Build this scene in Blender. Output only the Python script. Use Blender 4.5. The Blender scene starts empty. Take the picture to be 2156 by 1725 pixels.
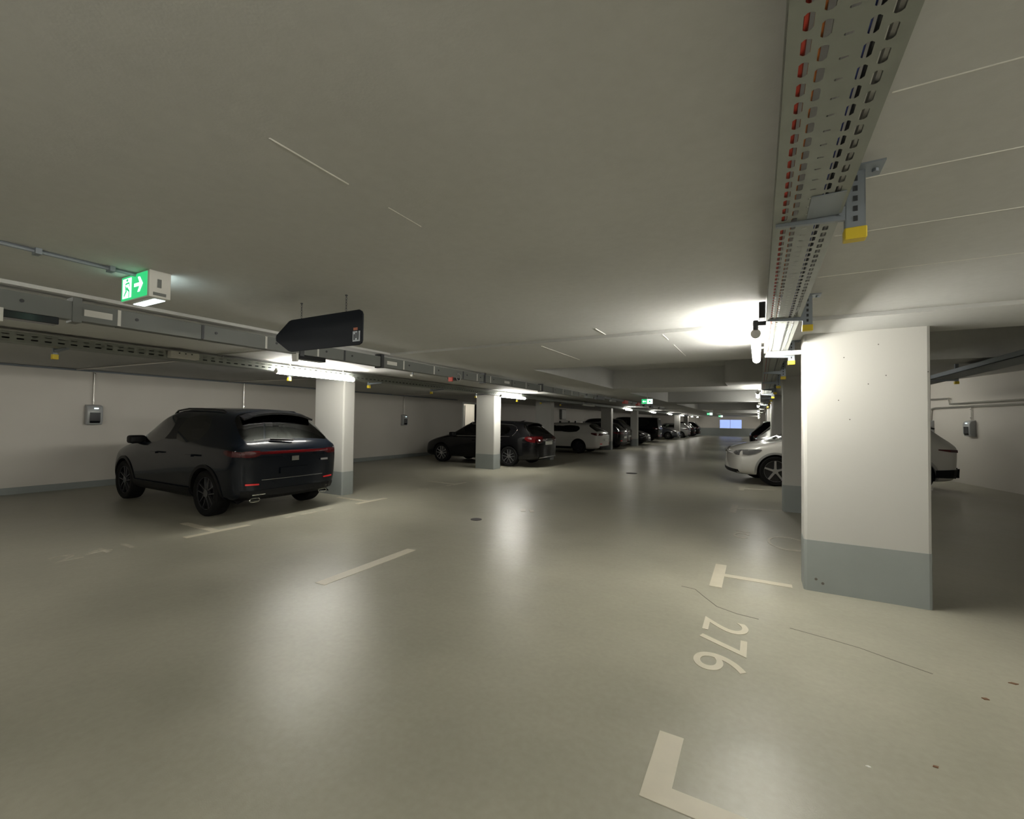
import bpy, bmesh, math, random
from mathutils import Vector, Matrix
from mathutils.bvhtree import BVHTree
random.seed(7)
SC = bpy.context.scene
COL = SC.collection
PI = math.pi

# ------------------------------------------------------------------ camera, world, exposure
YAW, PITCH, ROLL = math.radians(29.1955), math.radians(1.3545), math.radians(0.7702)
FPX, W_PX, H_PX = 930.37, 2156, 1725
cam = bpy.data.cameras.new('camera'); camo = bpy.data.objects.new('camera', cam); COL.objects.link(camo)
fw = Vector((-math.sin(YAW)*math.cos(PITCH), math.cos(YAW)*math.cos(PITCH), math.sin(PITCH)))
rt = Vector((math.cos(YAW), math.sin(YAW), 0)); up = rt.cross(fw)
rt2 = rt*math.cos(ROLL) + up*math.sin(ROLL); up2 = -rt*math.sin(ROLL) + up*math.cos(ROLL)
camo.matrix_world = Matrix(((rt2.x, up2.x, -fw.x, 0), (rt2.y, up2.y, -fw.y, 0), (rt2.z, up2.z, -fw.z, 1.5), (0, 0, 0, 1)))
cam.sensor_width = 36; cam.lens = 36*FPX/W_PX; cam.shift_y = (863.96-862.5)/W_PX
cam.clip_start = .05; cam.clip_end = 200
SC.camera = camo
world = bpy.data.worlds.new('world'); SC.world = world; world.use_nodes = True
world.node_tree.nodes['Background'].inputs[0].default_value = (.5, .5, .48, 1)
world.node_tree.nodes['Background'].inputs[1].default_value = 0.0
SC.view_settings.view_transform = 'Standard'; SC.view_settings.look = 'None'
SC.view_settings.gamma = 1; SC.view_settings.use_curve_mapping = False
SC.view_settings.exposure = 0.0
LAMP = 158.0          # radiance of a lit tube diffuser
LAMPCOL = (1.0, .975, .885)

# ------------------------------------------------------------------ materials
def mat(name, col, rough=.5, metal=0, coat=0, noise=0, nscale=5, bump=0, bscale=80, emit=None, es=0, spec=.5, rvar=0, col2=None, n2=0, wave=0):
    m = bpy.data.materials.new(name); m.use_nodes = True
    N = m.node_tree.nodes; L = m.node_tree.links; b = N['Principled BSDF']
    b.inputs['Base Color'].default_value = (*col, 1); b.inputs['Roughness'].default_value = rough
    b.inputs['Metallic'].default_value = metal; b.inputs['Coat Weight'].default_value = coat
    b.inputs['Coat Roughness'].default_value = .04; b.inputs['Specular IOR Level'].default_value = spec
    if emit: b.inputs['Emission Color'].default_value = (*emit, 1); b.inputs['Emission Strength'].default_value = es
    if noise or bump or rvar:
        tc = N.new('ShaderNodeTexCoord')
    if noise:
        t = N.new('ShaderNodeTexNoise'); t.inputs['Scale'].default_value = nscale; t.inputs['Detail'].default_value = 3
        L.new(tc.outputs['Object'], t.inputs['Vector'])
        r = N.new('ShaderNodeValToRGB'); r.color_ramp.elements[0].position = .22; r.color_ramp.elements[1].position = .78
        c2 = col2 or tuple(c*(1-noise) for c in col)
        r.color_ramp.elements[0].color = (*c2, 1); r.color_ramp.elements[1].color = (*col, 1)
        L.new(t.outputs['Fac'], r.inputs['Fac']); out = r.outputs['Color']
        if n2:
            t2 = N.new('ShaderNodeTexNoise'); t2.inputs['Scale'].default_value = nscale*30; t2.inputs['Detail'].default_value = 3
            L.new(tc.outputs['Object'], t2.inputs['Vector'])
            mx = N.new('ShaderNodeMix'); mx.data_type = 'RGBA'; mx.blend_type = 'SOFT_LIGHT'; mx.inputs['Factor'].default_value = n2
            L.new(out, mx.inputs['A']); L.new(t2.outputs['Fac'], mx.inputs['B']); out = mx.outputs['Result']
        L.new(out, b.inputs['Base Color'])
    if rvar:
        t = N.new('ShaderNodeTexNoise'); t.inputs['Scale'].default_value = .9; t.inputs['Detail'].default_value = 2
        L.new(tc.outputs['Object'], t.inputs['Vector'])
        mr = N.new('ShaderNodeMapRange'); mr.inputs['To Min'].default_value = rough-rvar; mr.inputs['To Max'].default_value = rough+rvar
        mr.inputs['From Min'].default_value = .3; mr.inputs['From Max'].default_value = .7
        L.new(t.outputs['Fac'], mr.inputs['Value']); L.new(mr.outputs['Result'], b.inputs['Roughness'])
    if bump:
        t = N.new('ShaderNodeTexNoise'); t.inputs['Scale'].default_value = bscale; t.inputs['Detail'].default_value = 3
        L.new(tc.outputs['Object'], t.inputs['Vector'])
        bp = N.new('ShaderNodeBump'); bp.inputs['Strength'].default_value = bump; bp.inputs['Distance'].default_value = .01
        L.new(t.outputs['Fac'], bp.inputs['Height']); L.new(bp.outputs['Normal'], b.inputs['Normal'])
        if wave:
            t3 = N.new('ShaderNodeTexNoise'); t3.inputs['Scale'].default_value = 3.2; t3.inputs['Detail'].default_value = 2
            L.new(tc.outputs['Object'], t3.inputs['Vector'])
            b3 = N.new('ShaderNodeBump'); b3.inputs['Strength'].default_value = wave; b3.inputs['Distance'].default_value = .02
            L.new(t3.outputs['Fac'], b3.inputs['Height']); L.new(b3.outputs['Normal'], bp.inputs['Normal'])
    return m

def glass_mat(name, tint, dens):
    m = bpy.data.materials.new(name); m.use_nodes = True
    N = m.node_tree.nodes; L = m.node_tree.links; N.clear()
    o = N.new('ShaderNodeOutputMaterial'); tr = N.new('ShaderNodeBsdfTransparent'); gl = N.new('ShaderNodeBsdfGlossy')
    tr.inputs[0].default_value = (*[c*dens for c in tint], 1); gl.inputs['Roughness'].default_value = .03
    gl.inputs[0].default_value = (1, 1, 1, 1)
    fr = N.new('ShaderNodeFresnel'); fr.inputs[0].default_value = 1.7
    mx = N.new('ShaderNodeMixShader'); L.new(fr.outputs[0], mx.inputs[0]); L.new(tr.outputs[0], mx.inputs[1]); L.new(gl.outputs[0], mx.inputs[2])
    L.new(mx.outputs[0], o.inputs[0]); return m

M = dict(
 floor=mat('floor_coating', (.325,.310,.248), .345, noise=.2, nscale=.9, bump=.05, bscale=170, rvar=.05, col2=(.235,.225,.18), n2=.15, spec=.34, wave=.22),
 ceiling=mat('ceiling_paint', (.515,.515,.50), .75, noise=.12, nscale=.8, bump=.06, bscale=120, n2=.12),
 wall=mat('wall_paint', (.56,.532,.485), .75, noise=.08, nscale=.9, bump=.05, bscale=90),
 column=mat('column_paint', (.43,.423,.395), .65, noise=.05, nscale=1.2, bump=.05, bscale=90),
 base=mat('base_paint', (.24,.26,.252), .55, noise=.12, nscale=2.5, bump=.05, bscale=90),
 mark=mat('marking_paint', (.50,.46,.365), .5, noise=.1, nscale=9),
 mark_worn=mat('worn_marking_paint', (.47,.44,.36), .5, noise=.35, nscale=16),
 galv=mat('galvanized_steel', (.30,.315,.29), .5, metal=.6, noise=.12, nscale=14),
 steel=mat('bracket_steel', (.26,.29,.32), .5, metal=.6),
 busgrey=mat('busbar_grey', (.13,.137,.127), .5),
 plate=mat('label_plate', (.55,.54,.50), .5),
 dark=mat('dark_plastic', (.025,.027,.03), .45),
 black=mat('black_gloss', (.008,.008,.01), .2),
 yellow=mat('yellow_cap', (.62,.46,.02), .5),
 red=mat('red_cable', (.5,.05,.03), .5), blue=mat('blue_cable', (.03,.05,.25), .5), orange=mat('orange_cable', (.55,.16,.03), .5),
 greycable=mat('grey_cable', (.35,.35,.34), .5),
 white=mat('white_plastic', (.55,.54,.50), .45),
 lamp_on=mat('lit_diffuser', (.9,.9,.85), .4, emit=LAMPCOL, es=LAMP),
 lamp_dim=mat('dimmed_diffuser', (.9,.9,.85), .4, emit=LAMPCOL, es=LAMP*.37),
 lamp_off=mat('unlit_diffuser', (.62,.62,.56), .4),
 navy=mat('sign_navy', (.006,.007,.011), .6, spec=.2),
 sticker=mat('sticker', (.4,.42,.46), .5), sticker_o=mat('orange_sticker', (.35,.08,.02), .5),
 exit_green=mat('exit_green', (.02,.35,.12), .4, emit=(.03,.62,.20), es=.9),
 exit_white=mat('exit_white', (.9,.95,.9), .4, emit=(.70,1.0,.92), es=1.9),
 exit_strip=mat('exit_strip', (.9,.95,.95), .4, emit=(.80,1.0,.98), es=4.0),
 window_sky=mat('lit_window_pane', (.4,.5,.8), .3, emit=(.34,.47,.95), es=.95),
 pipe=mat('steel_conduit', (.55,.54,.50), .3, metal=.85),
 charger=mat('charger_grey', (.33,.34,.34), .35, coat=.3),
 led=mat('charger_led', (.8,.9,.9), .4, emit=(.8,.95,1), es=1.2),
 doorwhite=mat('door_white', (.85,.85,.82), .5),
 drain=mat('drain_iron', (.02,.016,.018), .6),
 crack=mat('crack_dark', (.10,.09,.075), .8),
 leaf=mat('dry_leaf', (.14,.07,.035), .8), paper=mat('paper_scrap', (.8,.8,.76), .7),
 seam=mat('seam_paint', (.66,.65,.60), .7),
 tyre=mat('tyre_rubber', (.006,.006,.006), .75, spec=.15),
 rim_dark=mat('rim_black', (.012,.012,.014), .3, coat=.5), rim_silver=mat('rim_silver', (.55,.55,.55), .28, metal=.9),
 rim_grey=mat('rim_grey', (.16,.16,.17), .3, metal=.9),
 chrome=mat('chrome', (.72,.72,.70), .14, metal=1),
 trim=mat('black_trim', (.006,.006,.0065), .5, spec=.2),
 p_black=mat('black_paint', (.003,.003,.0035), .22, coat=.45, spec=.15), p_navy=mat('blue_black_paint', (.004,.006,.010), .22, coat=.45, spec=.15),
 p_white=mat('white_paint', (.52,.51,.475), .28, coat=1), p_grey=mat('grey_paint', (.05,.055,.066), .25, coat=.7),
 p_silver=mat('silver_paint', (.32,.32,.31), .28, metal=.5, coat=1),
 glass=glass_mat('car_glass', (.88,.98,.90), .95), glass_dark=glass_mat('privacy_glass', (.8,.9,.9), .10),
 tail=mat('tail_lamp_red', (.055,.001,.002), .2, coat=.6, spec=.2), reflector=mat('reflector_red', (.55,.012,.015), .2, coat=1, emit=(1,.03,.03), es=.10),
 headlamp=mat('headlamp_glass', (.10,.10,.10), .1, coat=1), amber=mat('amber_lens', (.5,.16,.02), .2, coat=1),
 numplate=mat('number_plate', (.62,.63,.58), .4), cabin=mat('cabin_dark', (.02,.02,.02), .8),
)

# ------------------------------------------------------------------ helpers
def link(name, me, m=None, parent=None):
    o = bpy.data.objects.new(name, me); COL.objects.link(o)
    if m is not None and not me.materials: me.materials.append(M[m] if isinstance(m, str) else m)
    if parent: o.parent = parent
    return o
def tag(o, label, cat, group=None):
    o['label'] = label; o['category'] = cat
    if group: o['group'] = group
    return o
def empty(name, loc=(0,0,0), rz=0):
    o = bpy.data.objects.new(name, None); o.empty_display_size = .1; COL.objects.link(o)
    o.location = loc; o.rotation_euler = (0,0,rz); return o
class B:
    def __init__(s): s.v = []; s.f = []
    def add(s, vs, fs):
        n = len(s.v); s.v += [tuple(v) for v in vs]; s.f += [tuple(i+n for i in f) for f in fs]; return s
    def box(s, x0, x1, y0, y1, z0, z1):
        return s.add([(x0,y0,z0),(x1,y0,z0),(x1,y1,z0),(x0,y1,z0),(x0,y0,z1),(x1,y0,z1),(x1,y1,z1),(x0,y1,z1)],
                     [(0,3,2,1),(4,5,6,7),(0,1,5,4),(1,2,6,5),(2,3,7,6),(3,0,4,7)])
    def cyl(s, a, b, r, n=12, r2=None, cap=True):
        a = Vector(a); b = Vector(b); d = (b-a).normalized()
        u = d.orthogonal().normalized(); w = d.cross(u); r2 = r if r2 is None else r2
        vs = [a+(u*math.cos(2*PI*i/n)+w*math.sin(2*PI*i/n))*r for i in range(n)]+[b+(u*math.cos(2*PI*i/n)+w*math.sin(2*PI*i/n))*r2 for i in range(n)]
        fs = [(i,(i+1)%n,n+(i+1)%n,n+i) for i in range(n)]
        if cap: fs += [tuple(range(n-1,-1,-1)), tuple(range(n,2*n))]
        return s.add(vs, fs)
    def tube(s, pts, r, n=8):
        pts = [Vector(p) for p in pts]; rings = []; u = None
        for i, p in enumerate(pts):
            d = (pts[min(i+1,len(pts)-1)]-pts[max(i-1,0)]).normalized()
            u = d.orthogonal().normalized() if u is None else (u-d*u.dot(d)).normalized()
            w = d.cross(u); rings.append([p+(u*math.cos(2*PI*k/n)+w*math.sin(2*PI*k/n))*r for k in range(n)])
        vs = sum(rings, []); fs = [(i*n+k,i*n+(k+1)%n,(i+1)*n+(k+1)%n,(i+1)*n+k) for i in range(len(pts)-1) for k in range(n)]
        fs += [tuple(range(n-1,-1,-1)), tuple(range(len(vs)-n,len(vs)))]
        return s.add(vs, fs)
    def prism(s, poly, ax, a, b):
        """poly of 2-D points extruded along axis ax (0,1,2) from a to b"""
        def P(p, t): return {0:(t,p[0],p[1]),1:(p[0],t,p[1]),2:(p[0],p[1],t)}[ax]
        n = len(poly); vs = [P(p,a) for p in poly]+[P(p,b) for p in poly]
        return s.add(vs, [tuple(range(n-1,-1,-1)),tuple(range(n,2*n))]+[(i,(i+1)%n,n+(i+1)%n,n+i) for i in range(n)])
    def mesh(s, name, smooth=False, bevel=0, seg=2):
        me = bpy.data.meshes.new(name); me.from_pydata(s.v, [], s.f); me.validate()
        bm = bmesh.new(); bm.from_mesh(me)
        bmesh.ops.recalc_face_normals(bm, faces=bm.faces)
        if bevel:
            bmesh.ops.bevel(bm, geom=[e for e in bm.edges if e.is_manifold and e.calc_face_angle(0) > .5], offset=bevel, segments=seg, profile=.5, affect='EDGES', clamp_overlap=True)
        if smooth:
            for f in bm.faces: f.smooth = True
            for e in bm.edges: e.smooth = e.is_manifold and e.calc_face_angle(0) < .6
        bm.to_mesh(me); bm.free(); return me
    def obj(s, name, m, parent=None, smooth=False, bevel=0, seg=2):
        return link(name, s.mesh(name, smooth, bevel, seg), m, parent)
def copy_tree(o, parent=None):
    c = o.copy(); COL.objects.link(c); c.parent = parent
    for ch in list(o.children): copy_tree(ch, c)
    return c
def struct(o): o['kind'] = 'structure'; return o
def ordn(i): return ['nearest','second','third','fourth','fifth','sixth','seventh','eighth','ninth','tenth','eleventh','twelfth'][i]

# ------------------------------------------------------------------ the shell
LW, FARY, BACKY = -12.13, 59.0, -9.0
def wall(name, bm, label): o = struct(bm.obj(name, 'wall')); o['label'] = label; return o
fl = B().box(LW-2.5, 12, BACKY-.2, FARY+.2, -.2, 0).obj('floor', 'floor'); struct(fl); fl['label'] = 'glossy beige-grey coated garage floor'
DY0, DY1, DZ = 17.0, 18.25, 2.28        # lit doorway in the left wall
bm = B().box(LW-.25, LW, BACKY, DY0, 0, 3).box(LW-.25, LW, DY1, FARY, 0, 3).box(LW-.25, LW, DY0, DY1, DZ, 3)
wall('wall_left', bm, 'long pale plaster wall behind the left parking row')
bb = B().box(LW, LW+.012, BACKY, DY0-.1, 0, .13).box(LW, LW+.012, DY1+.1, FARY, 0, .13)
o = struct(bb.obj('baseboard_left', 'base')); o['label'] = 'grey painted strip along the foot of the left wall'
far = wall('wall_far', B().box(LW, -4.15, FARY, FARY+.25, 0, 3).box(-1.75, 9, FARY, FARY+.25, 0, 3).box(-4.15, -1.75, FARY, FARY+.25, 0, .9).box(-4.15, -1.75, FARY, FARY+.25, 1.98, 3), 'pale end wall of the garage with a blue window')
o = struct(B().box(LW, 9, FARY-.012, FARY, 0, .95).obj('baseboard_far', 'base')); o['label'] = 'grey painted lower band of the end wall'
wall('wall_back', B().box(LW-.3, 12, BACKY-.25, BACKY, 0, 3), 'plain pale wall behind the viewer')
ang = math.atan2(.231, .974)
d = Vector((-.231, .974, 0)); nrm = Vector((.974, .231, 0)); p0 = Vector((5.17, 14.23, 0))
a = p0 - d*13; b = p0 + d*22
wall('wall_right', B().prism([(a.x,a.y),(b.x,b.y),((b+nrm*.25).x,(b+nrm*.25).y),((a+nrm*.25).x,(a+nrm*.25).y)], 2, 0, 3), 'pale diagonal wall behind the right parking bays')
wall('wall_rightback', B().box(8.2, 8.45, BACKY, 2, 0, 3), 'plain pale wall right of the viewer')
wall('wall_rightfar', B().box(1.3, 1.5, 34.5, FARY, 0, 3), 'pale wall beyond the right columns')
# lit vestibule behind the doorway
bm = B().box(LW-1.7, LW-1.6, DY0-.3, DY1+.9, 0, 2.6).box(LW-1.7, LW-.25, DY0-.4, DY0-.3, 0, 2.6).box(LW-1.7, LW-.25, DY1+.9, DY1+1, 0, 2.6).box(LW-1.7, LW-.25, DY0-.4, DY1+1, 2.5, 2.6)
wall('wall_vestibule', bm, 'white walls of the small lit lobby beyond the doorway')
dr = B().box(LW-.20, LW+.03, DY0-.07, DY0, 0, DZ+.07).box(LW-.20, LW+.03, DY1, DY1+.07, 0, DZ+.07).box(LW-.20, LW+.03, DY0, DY1, DZ, DZ+.07).obj('door_1', 'doorwhite'); struct(dr)
dr['label'] = 'white frame of the lit doorway in the left wall'
leaf = B().box(LW-1.25, LW-.2, DY0+.42, DY0+.46, 0, 2.2).obj('door_leaf', 'doorwhite', dr)
B().box(LW-1.1, LW-1.0, DY0+.38, DY0+.42, 1.0, 1.06).obj('door_handle', 'galv', leaf)
o = tag(B().box(LW-.95, LW-.85, DY0+.2, DY1+.5, 2.36, 2.42).obj('lobby_lamp', mat('lobby_diffuser', (.9,.9,.85), .4, emit=(1,.97,.86), es=26)), 'lit lamp on the lobby ceiling inside the doorway', 'lamp')
# far window
win = B()
for x0, x1 in ((-4.15,-4.11),(-3.0,-2.96),(-1.79,-1.75)): win.box(x0, x1, FARY-.03, FARY+.1, .9, 1.98)
win.box(-4.15, -1.75, FARY-.03, FARY+.1, .9, .94).box(-4.15, -1.75, FARY-.03, FARY+.1, 1.94, 1.98)
wo = struct(win.obj('window_1', 'doorwhite')); wo['label'] = 'pale blue lit window in the end wall'
B().box(-4.11, -3.0, FARY+.03, FARY+.05, .94, 1.94).obj('pane', 'window_sky', wo)
B().box(-2.96, -1.79, FARY+.03, FARY+.05, .94, 1.94).obj('pane', 'window_sky', wo)

# ceiling: slabs, dropped beams and recesses
ZN, ZB, ZT = 2.36, 2.33, 2.78
XS, XR0, XR1 = -4.2, -3.18, .30
c = B()
def slab(x0, x1, y0, y1, z): c.box(x0, x1, y0, y1, z, 3.0)
slab(XS, 9, BACKY, 4.24, ZN)
slab(XS, 9, 4.24, 5.16, ZB); slab(XS, 1.24, 5.16, 6.38, ZB)
slab(XS, XR0, 6.38, FARY, ZB); slab(XR1, 1.24, 6.38, FARY, ZB)
for y0, y1 in ((10.85,12.5),(18.5,20.6),(28.5,30.6),(38.5,40.5),(48,FARY)): slab(XR0, XR1, y0, y1, ZB)
slab(-.6, XR1, 9.9, 10.85, ZB)
slab(1.24, 9, 7.35, 7.95, ZB)
c.box(XR0-.05, 9, 5, FARY, ZT, 3.02)
c.prism([(LW-2, 2.455),(LW, 2.44),(XS, 2.335),(XS, 3.0),(LW-2, 3.0)], 1, BACKY, FARY)
ce = struct(c.obj('ceiling', 'ceiling')); ce['label'] = 'low pale concrete ceiling with recesses and dropped beams'
def seam(a, b, r=.004): B().cyl(a, b, r, 6).obj('formwork_seam', 'seam', ce)
seam((-1.315,.8,ZN),(-1.315,1.1,ZN),.0035); seam((-1.315,1.3,ZN),(-1.315,1.5,ZN),.002); seam((-1.315,3.9,ZN),(-1.315,4.22,ZN),.006)
seam((-.79,4.3,ZB),(-.79,4.6,ZB),.004); seam((-.79,4.9,ZB),(-.79,5.8,ZB),.003)
for y in (1.45,1.92,2.45,3.1): seam((.3,y,ZN),(2.2,y,ZN),.0024)
seam((-2.1,4.4,ZB),(-2.1,5.6,ZB),.003)

# ------------------------------------------------------------------ columns and piers
def column(x0, x1, y0, y1, label, z1=2.42, band=.455, bev=.025):
    e = empty('column', ((x0+x1)/2, y0+(y1-y0)/2, 0)); hx = (x1-x0)/2; hy = (y1-y0)/2
    tag(e, label, 'column')
    s = B().box(-hx, hx, -hy, hy, band, z1)
    def vb(bmx, name, m):
        me = bmx.mesh(name); b2 = bmesh.new(); b2.from_mesh(me)
        bmesh.ops.bevel(b2, geom=[ed for ed in b2.edges if abs(ed.verts[0].co.z-ed.verts[1].co.z) > .2], offset=bev, segments=2, profile=.5, affect='EDGES')
        b2.to_mesh(me); b2.free(); return link(name, me, m, e)
    vb(s, 'shaft', 'column'); vb(B().box(-hx-.002, hx+.002, -hy-.002, hy+.002, 0, band), 'painted_base', 'base')
    return e
big = column(.36, 1.24, 4.85, 5.15, 'big white concrete column in the right foreground with grey base')
pits = B()
for x, z in ((.45,.06+.05),(.50,.08)): pits.cyl((x-.8,-.153,z),(x-.8,-.149,z),.012,8)
for x, z in ((.62,1.72),(.83,1.86),(.95,1.93),(1.22,1.95),(.70,1.55),(.9,2.2),(.66,2.1)): pits.cyl((x-.8,-.1512,z),(x-.8,-.149,z),.005,8)
pits.obj('surface_pits', 'crack', big)
column(.36, 1.24, 8.95, 9.27, 'shaded column right behind the big white foreground column')
column(-7.93, -7.07, 5.92, 6.20, 'white column beside the dark blue car under the lit tube')
column(-7.75, -7.07, 11.55, 11.95, 'column standing in front of the black estate car')
column(-7.72, -7.05, 15.7, 16.05, 'shaded column between the black estate and the white estate')
column(-7.52, -6.95, 23.4, 23.75, 'narrow column behind the rear of the white estate car')
column(-7.15, -6.73, 28.3, 28.7, 'pale column between two black cars in the middle distance')
column(-7.15, -6.65, 44.9, 45.4, 'bright far column beside the white hatchback')
column(-7.1, -6.65, 50.6, 51.0, 'far column beside the last black cars on the left')
column(.36, 1.24, 14.7, 18.2, 'long pale pier beside the white electric car', bev=.02)
column(.36, 1.24, 25.5, 30.5, 'long white pier behind the parked black car on the right', bev=.02)
column(.36, 1.24, 36, 41, 'farthest right pier near the end wall', bev=.02)

# ------------------------------------------------------------------ floor markings
def paint(name, bm, label, m='mark', cat='marking', group=None): return tag(bm.obj(name, m), label, cat, group)
ZP = .003
def rot_box(b, cx, cy, lx, ly, a):
    ca, sa = math.cos(a), math.sin(a)
    pts = [(cx+ca*x-sa*y, cy+sa*x+ca*y) for x, y in ((-lx,-ly),(lx,-ly),(lx,ly),(-lx,ly))]
    return b.prism(pts, 2, 0, ZP)
paint('stall_corner_mark', B().prism([(-.42,1.84),(1.0,1.84),(1.0,1.94),(-.31,1.94),(-.31,2.27),(-.42,2.27)],2,0,ZP), 'white painted corner mark at the bottom edge of the picture')
paint('stall_tee_mark', B().prism([(-.40,4.49),(-.295,4.49),(-.295,4.83),(.27,4.83),(.27,4.92),(-.295,4.92),(-.295,5.22),(-.40,5.22)],2,0,ZP), 'white painted tee mark beside the big foreground column')
b = B(); rot_box(b, -.385, 8.77, .05, .42, .0); rot_box(b, .02, 8.9, .36, .04, .30)
paint('stall_tee_mark', b, 'second tee mark on the floor behind the foreground column', 'mark_worn')
b = B(); rot_box(b, -.34, 11.5, .05, .3, 0); rot_box(b, .05, 11.68, .37, .045, .3)
paint('stall_tee_mark', b, 'tee mark on the floor in front of the white electric car', 'mark_worn')
paint('stall_tee_mark', B().box(-6.24,-6.14,2.83,3.62,0,ZP).box(-7.05,-6.24,3.16,3.26,0,ZP), 'tee mark behind the left rear wheel of the dark blue car')
paint('stall_tee_mark', B().box(-6.22,-6.12,5.49,6.18,0,ZP).box(-7.0,-6.22,5.72,5.81,0,ZP), 'tee mark at the foot of the white column by the dark car')
paint('stall_tee_mark', B().box(-6.22,-6.13,8.1,8.8,0,ZP).box(-7.0,-6.22,8.4,8.47,0,ZP), 'faint tee mark in the empty left stall', 'mark_worn')
for i, (y0, y1) in enumerate(((4.15,4.3),(4.42,4.7),(4.8,4.98))):
    paint('worn_line_patch', B().box(-6.22,-6.14,y0,y1,0,ZP), ['short','long','last'][i]+' worn patch of line behind the dark blue car', 'mark_worn', group='worn patches of stall line')
b = B(); rot_box(b, -3.475, 3.3, .062, .62, .02); paint('aisle_dash', b, 'long painted dash in the middle of the aisle')
b = B(); rot_box(b, -3.45, 6.6, .04, .12, .5); rot_box(b, -3.30, 6.62, .035, .1, .6)
paint('worn_aisle_patch', b, 'small worn paint patch in the second floor reflection', 'mark_worn')
def text_mesh(body, size, sx=1):
    cu = bpy.data.curves.new('t', 'FONT'); cu.body = body; cu.size = size; cu.extrude = .0015; cu.align_x = 'CENTER'; cu.align_y = 'CENTER'; cu.space_character = 1.05
    o = bpy.data.objects.new('t', cu); COL.objects.link(o); bpy.context.view_layer.update()
    me = bpy.data.meshes.new_from_object(o.evaluated_get(bpy.context.evaluated_depsgraph_get()))
    bpy.data.objects.remove(o); me.materials.clear()
    xs = [v.co.x for v in me.vertices]; ys = [v.co.y for v in me.vertices]
    cx, cy = (min(xs)+max(xs))/2, (min(ys)+max(ys))/2; w, h = max(xs)-min(xs), max(ys)-min(ys)
    for v in me.vertices: v.co.x = (v.co.x-cx)/w; v.co.y = (v.co.y-cy)/h
    return me
def stall_number(body, x, y, w, h, rz, label, m='mark'):
    me = text_mesh(body, 1)
    for v in me.vertices: v.co.x *= w; v.co.y *= h
    o = link('stall_number', me, m); o.location = (x, y, .0016); o.rotation_euler = (0,0,rz); return tag(o, label, 'marking')
stall_number('276', -.215, 3.37, .80, .30, -PI/2, 'white painted stall number 276 on the floor')
stall_number('241', -6.34, 2.02, .66, .27, PI/2, 'worn white stall number 241 on the left floor', 'mark_worn')
e = empty('worn_stall_number'); tag(e, 'illegible worn paint fragments in the empty left stall', 'marking')
for cx, cy, lx, ly, a_ in ((-6.36,6.85,.02,.05,.3),(-6.24,6.95,.05,.02,.6),(-6.33,7.1,.06,.02,1.0),(-6.22,7.22,.02,.06,.2),(-6.36,7.4,.03,.06,-.4),(-6.25,7.5,.02,.04,.1)):
    b = B(); rot_box(b, cx, cy, lx, ly, a_); b.obj('paint_fragment', 'mark_worn', e)
# worn loop shaped marking behind the foreground column
def ring(b, cx, cy, rx, ry, w, n=28, a0=0, a1=2*PI):
    for i in range(n):
        t0 = a0+(a1-a0)*i/n; t1 = a0+(a1-a0)*(i+1)/n
        P = [(cx+(rx+q)*math.cos(t), cy+(ry+q*1.6)*math.sin(t)) for t, q in ((t0,-w),(t0,w),(t1,w),(t1,-w))]
        b.prism(P, 2, 0, ZP)
e = empty('worn_loop_mark'); tag(e, 'worn looped floor marking next to the foreground column', 'marking')
b = B(); ring(b, .33, 6.6, .22, .34, .016); b.obj('loop', 'mark_worn', e)
b = B(); ring(b, -.2, 6.72, .09, .13, .014, 16, .5, 5.5); b.obj('hook', 'mark_worn', e)
B().prism([(-.28,7.0),(-.1,6.96),(-.1,6.93),(-.28,6.97)],2,0,ZP).obj('dash', 'mark_worn', e)
paint('floor_drain', B().cyl((-3.73,5.61,0),(-3.73,5.61,.004),.085,20), 'dark round drain cover in the aisle left of centre', 'drain', 'drain')
paint('floor_drain', B().cyl((-3.26,13.08,0),(-3.26,13.08,.004),.16,20), 'dark drain cover farther down the aisle', 'drain', 'drain')
def crack(pts, label):
    b = B()
    for (x0,y0),(x1,y1) in zip(pts, pts[1:]):
        dx, dy = x1-x0, y1-y0; l = math.hypot(dx,dy); nx, ny = -dy/l*.003, dx/l*.003
        b.prism([(x0-nx,y0-ny),(x1-nx,y1-ny),(x1+nx,y1+ny),(x0+nx,y0+ny)],2,0,.0012)
    paint('floor_crack', b, label, 'crack', 'crack')
crack([(-.62,4.35),(-.5,4.33),(-.42,4.2),(-.3,4.02),(-.15,3.95),(0,3.93)], 'thin dark crack above the painted number 276')
crack([(.2,3.88),(.42,3.83),(.6,3.78),(.75,3.7),(.92,3.62)], 'long hairline crack right of the painted number 276')
for (x, y, s, a, mm, lb) in ((1.30,3.73,.02,.3,'leaf','brown leaf scrap at the right edge of the floor'),(1.09,3.44,.018,1.2,'leaf','dark leaf scrap left of the brown one'),(.68,2.65,.012,.7,'leaf','tiny curled leaf near the bottom right'),(.42,2.5,.008,0,'paper','tiny white paper fleck on the lower right floor')):
    pts = [(x+s*r*math.cos(a+t), y+s*r*.55*math.sin(a+t)) for t, r in zip([k*PI/4 for k in range(8)], (1.3,.8,.9,.6,1.2,.7,1,.8))]
    tag(B().prism(pts, 2, 0, .004).obj('debris', mm), lb, 'debris')

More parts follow.
